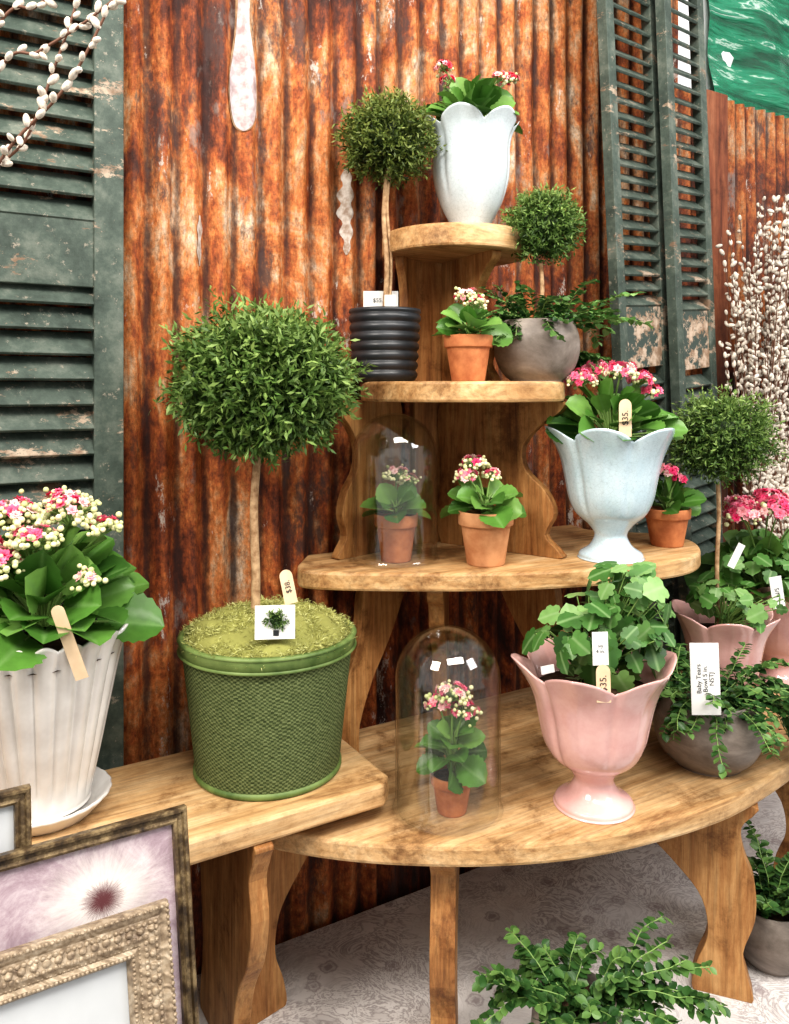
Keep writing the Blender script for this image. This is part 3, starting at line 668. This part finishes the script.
kal(m,c+[0,0,.07],.03,.05,18,.04,[(.0,-.01,.075,.022,22),(.02,0,.06,.018,14)],.8,fs=.009); m.build('potted_kalanchoe')
m=MB(); c=np.array([.318,1.277,.74]); tulip(m,c,.118,.228,GPINK,True,rot=.05,A=.11)
cloud(m,c+[0,0,.19],c+[.02,-.005,.268],(.120,.095,.070),110,IVY,.038,LIVY)
cloud(m,c+[0,0,.19],c+[.055,.0,.325],(.065,.07,.065),46,IVY,.038,LIVY)
tag(m,c+[-.012,-.105,.230],(1,0,.0),(-.05,.1,1),.021,.054,TAGB,'$35.',.014,True,rounded=True)
tag(m,c+[-.014,-.095,.278],(1,.1,0),(.1,.1,1),.024,.048,TAGW,'ivy\n4 in.',.008)
tag(m,c+[-.085,-.06,.235],(1,.3,.1),(-.3,0,1),.022,.012,TAGW)
m.build('ivy_in_tulip_vase')
m=MB(); c=np.array([.665,1.615,.74]); tulip(m,c,.095,.21,GPINK,True,rot=.3,A=.10)
tube(m,cat([c+[-.01,0,.18],c+[-.014,0,.30],c+[-.01,0,.40],c+[-.012,0,.47]],5),.0045,BARK,8)
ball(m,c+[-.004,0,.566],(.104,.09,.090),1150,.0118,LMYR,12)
cloud(m,c+[0,0,.17],c+[.01,-.02,.235],(.10,.08,.05),60,IVY,.034,LIVY)
tag(m,c+[-.005,-.07,.34],(1,0,-.5),(.5,0,1),.014,.05,TAGW)
m.build('topiary_in_tulip_vase')
m=MB(); c=np.array([.86,1.80,.74]); tulip(m,c,.11,.235,GPINK,True,rot=.1,A=.10)
kal(m,c+[-.04,-.02,.20],.09,.085,60,.11,[(-.09,-.10,.195,.036,50),(-.02,-.11,.205,.040,54),(.05,-.08,.20,.038,46),(.00,-.03,.215,.038,40),(-.07,-.05,.205,.034,34)],.85,fs=.012,lo=5,hi=50)
cloud(m,c+[-.03,0,.2],c+[-.06,-.08,.27],(.15,.08,.07),56,IVY,.040,LIVY)
tag(m,c+[-.085,-.18,.25],(1,.1,.15),(-.15,0,1),.026,.065,TAGW,'N/S',.013,True)
m.build('kalanchoe_in_tulip_vase')
m=MB(); c=np.array([.556,1.42,.74]); roundpot(m,c,.094,.120)
trail(m,c+[0,0,.115],44,.15,.015,LCRE,rise=.85,droop=.75,R=.06)
trail(m,c+[0.05,0,.115],18,.19,.016,LCRE,rise=.5,droop=.9,R=.05,az=(-.9,.7))
tag(m,c+[-.045,-.104,.185],(1,0,.0),(-.06,.1,1),.048,.115,TAGW,'Baby Tears\nBowl 5 in.\nNSTJ',.0105,True)
m.build('potted_creeper')
m=MB(); c=np.array([.262,1.15,TZ+.001]); roundpot(m,c,.066,.150)
trail(m,c+[0,0,.140],24,.105,.017,LCRE,rise=.9,droop=.7,R=.045)
trail(m,c+[0.02,0,.140],12,.18,.017,LCRE,rise=.6,droop=.5,R=.05,az=(-.5,.6))
trail(m,c+[-0.02,0,.140],5,.13,.017,LCRE,rise=.7,droop=.4,R=.05,az=(2.6,3.8))
m.build('potted_creeper')
m=MB(); c=np.array([.672,1.43,TZ+.001]); roundpot(m,c,.068,.105)
trail(m,c+[0,0,.10],26,.12,.016,LCRE,rise=1.1,droop=.4,R=.035); m.build('potted_creeper')

# ---------------------------------------------------------------- pussy willows
def willow(m,pts,cr,step,tw=.0022):
    P=cat(pts,16); tube(m,P,tw,TWIG,6,tw*.6)
    seg=np.linalg.norm(np.diff(P,axis=0),axis=1).cumsum(); L=seg[-1]; q=np.arange(step,L,step)
    ii=np.clip(np.searchsorted(seg,q),1,len(P)-2); tg=nrm(np.gradient(P,axis=0))[ii]
    d=nrm(tg*.8+rng.normal(size=tg.shape)*.55); m.inst(CAT,P[ii]+d*cr*.9,frames(d,rsph(len(d))),cr*rng.uniform(.75,1.15,len(d)),CATK,rng.random(len(d)))
m=MB(); jc=np.array([-.80,1.01,.80])
lathe(m,[(0,0),(.05,0),(.055,.01),(.06,.1),(.045,.2),(.05,.23),(.045,.23),(.04,.2),(.0,.19)],GREY,jc,48)
o=jc+np.array([0,0,.2])
for br in ([(-.56,.96,1.45),(-.478,.95,1.655),(-.395,.945,1.75),(-.355,.94,1.81),(-.31,.93,1.90),(-.29,.93,1.99)],
           [(-.60,.97,1.50),(-.475,.95,1.77),(-.42,.945,1.80),(-.36,.94,1.835),(-.30,.93,1.88),(-.23,.93,1.97)],
           [(-.62,.98,1.60),(-.478,.96,1.835),(-.43,.96,1.86),(-.38,.95,1.90),(-.33,.95,1.98)],
           [(-.58,.97,1.40),(-.50,.96,1.63),(-.44,.955,1.70),(-.405,.95,1.78),(-.375,.95,1.87),(-.36,.95,1.96)],
           [(-.70,1.0,1.60),(-.62,1.0,1.85),(-.56,1.0,2.02)]):
    willow(m,[o]+[np.array(p) for p in br],.0080,.0140)
m.build('pussy_willow_arrangement')
m=MB(); jc=np.array([.975,2.05,.741]); lathe(m,[(0,0),(.05,0),(.055,.01),(.062,.2),(.058,.2),(.05,.15),(.0,.14)],GREY,jc,48)
o=jc+np.array([0,0,.16])
for k in range(170):
    a=rng.uniform(-1,1); b=rng.uniform(-.25,1); hh=rng.uniform(.62,1.02)*(1-.10*abs(a))
    e=o+U*a*.22+NN*b*.10+ZZ*hh
    willow(m,[o+rng.normal(size=3)*[.02,.02,0],o+U*a*.10+ZZ*hh*.35,o+U*a*.17+NN*b*.06+ZZ*hh*.72,e],.0085,.023,.0018)
m.build('pussy_willow_arrangement')

# ---------------------------------------------------------------- frames
def pframe(name,s1,w,tt,zt,tb,zb,prof,fm,pm,innerm=None,beads=False):
    B=W(s1-w,tb,zb); T=W(s1-w,tt,zt); Y=nrm(T-B); h=np.linalg.norm(T-B); X=U; N=np.cross(X,Y); m=MB()
    P=lambda x,y,z:B+X*x+Y*y+N*z
    V=[]
    for d,z in prof: V+= [P(d,d,z),P(w-d,d,z),P(w-d,h-d,z),P(d,h-d,z)]
    F=[[i*4+j,i*4+(j+1)%4,(i+1)*4+(j+1)%4,(i+1)*4+j] for i in range(len(prof)-1) for j in range(4)]
    m.add(V,F,fm,smooth=False)
    d=prof[-1][0]-.002; z=.003
    m.add([P(d,d,z),P(w-d,d,z),P(w-d,h-d,z),P(d,h-d,z)],[[0,1,2,3]],pm,[(0,0,0),(1,0,0),(1,1,0),(0,1,0)],False)
    m.add([P(0,0,0),P(w,0,0),P(w,h,0),P(0,h,0)],[[3,2,1,0]],TWIG,smooth=False)
    if beads:
        for dd,zz,rr,st in beads:
            pts=[]
            for a,b in(((dd,dd),(w-dd,dd)),((w-dd,dd),(w-dd,h-dd)),((w-dd,h-dd),(dd,h-dd)),((dd,h-dd),(dd,dd))):
                L=math.dist(a,b); k=int(L/st)
                for i in range(k): f=i/k; pts.append(P(a[0]+(b[0]-a[0])*f,a[1]+(b[1]-a[1])*f,zz))
            pts=np.array(pts); R=np.repeat(np.stack([X,Y,N],-1)[None],len(pts),0); m.inst(SPH,pts,R,rr,fm,rng.random(len(pts)))
    return m.build(name)
pf=[(0,0),(0,.012),(.002,.015),(.005,.014),(.007,.010),(.011,.009),(.014,.012),(.017,.010),(.018,.003)]
pframe('framed_watercolour',-.546,.285,.392,.876,.50,TZ+.002,pf,DGOLD,PAINTG)
pframe('small_picture_frame',-.722,.24,.365,.935,.452,TZ+.002,pf,DGOLD,MATB)
of=[(0,0),(0,.012),(.004,.019),(.008,.017),(.012,.014),(.030,.016),(.038,.012),(.042,.015),(.046,.014),(.050,.004)]
pframe('ornate_picture_frame',-.580,.27,.432,.79,.56,TZ+.002,of,GOLD,MATB,beads=[(.003,.019,.0024,.0062),(.044,.015,.002,.0045),(.022,.014,.0048,.0125),(.0165,.014,.003,.00625),(.029,.015,.003,.00625),(.036,.012,.0018,.0045)])

# ---------------------------------------------------------------- light & camera
def area(name,loc,tgt,size,pw,col=(1,1,1)):
    l=bpy.data.lights.new(name,'AREA'); l.shape='RECTANGLE'; l.size=size[0]; l.size_y=size[1]; l.energy=pw; l.color=col
    o=bpy.data.objects.new(name,l); o.location=loc; o.rotation_euler=(Vector(tgt)-Vector(loc)).to_track_quat('-Z','Y').to_euler(); bpy.context.collection.objects.link(o)
area('added_area_light',(.7,-.1,3.1),(.2,1.5,1.0),(1.6,.6),60,(1,.95,.88))  # soft area lamps added high up for indoor light, not modelled fixtures
area('added_area_light',(-1.3,-.4,2.9),(-.2,1.4,1.1),(.9,.9),62,(1,.93,.84))
area('added_area_light',(2.4,.3,2.8),(.6,1.6,1.0),(1.0,1.0),36,(.98,.98,1))
w=bpy.data.worlds.new('room_ambient'); bpy.context.scene.world=w; w.use_nodes=True
bg=w.node_tree.nodes['Background']; bg.inputs[0].default_value=(1,.97,.93,1); bg.inputs[1].default_value=.68
cam=bpy.data.cameras.new('camera'); co=bpy.data.objects.new('camera',cam); bpy.context.collection.objects.link(co)
co.location=(0,0,1.4); co.rotation_euler=(math.pi/2,0,0); cam.sensor_fit='VERTICAL'; cam.sensor_height=36; cam.lens=36*800/1024; cam.shift_y=-(512-390)/1024; cam.clip_start=.02
bpy.context.scene.camera=co
vs=bpy.context.scene.view_settings; vs.view_transform='Standard'; vs.exposure=0.08
try: vs.look='Medium High Contrast'
except Exception as e: print(e)
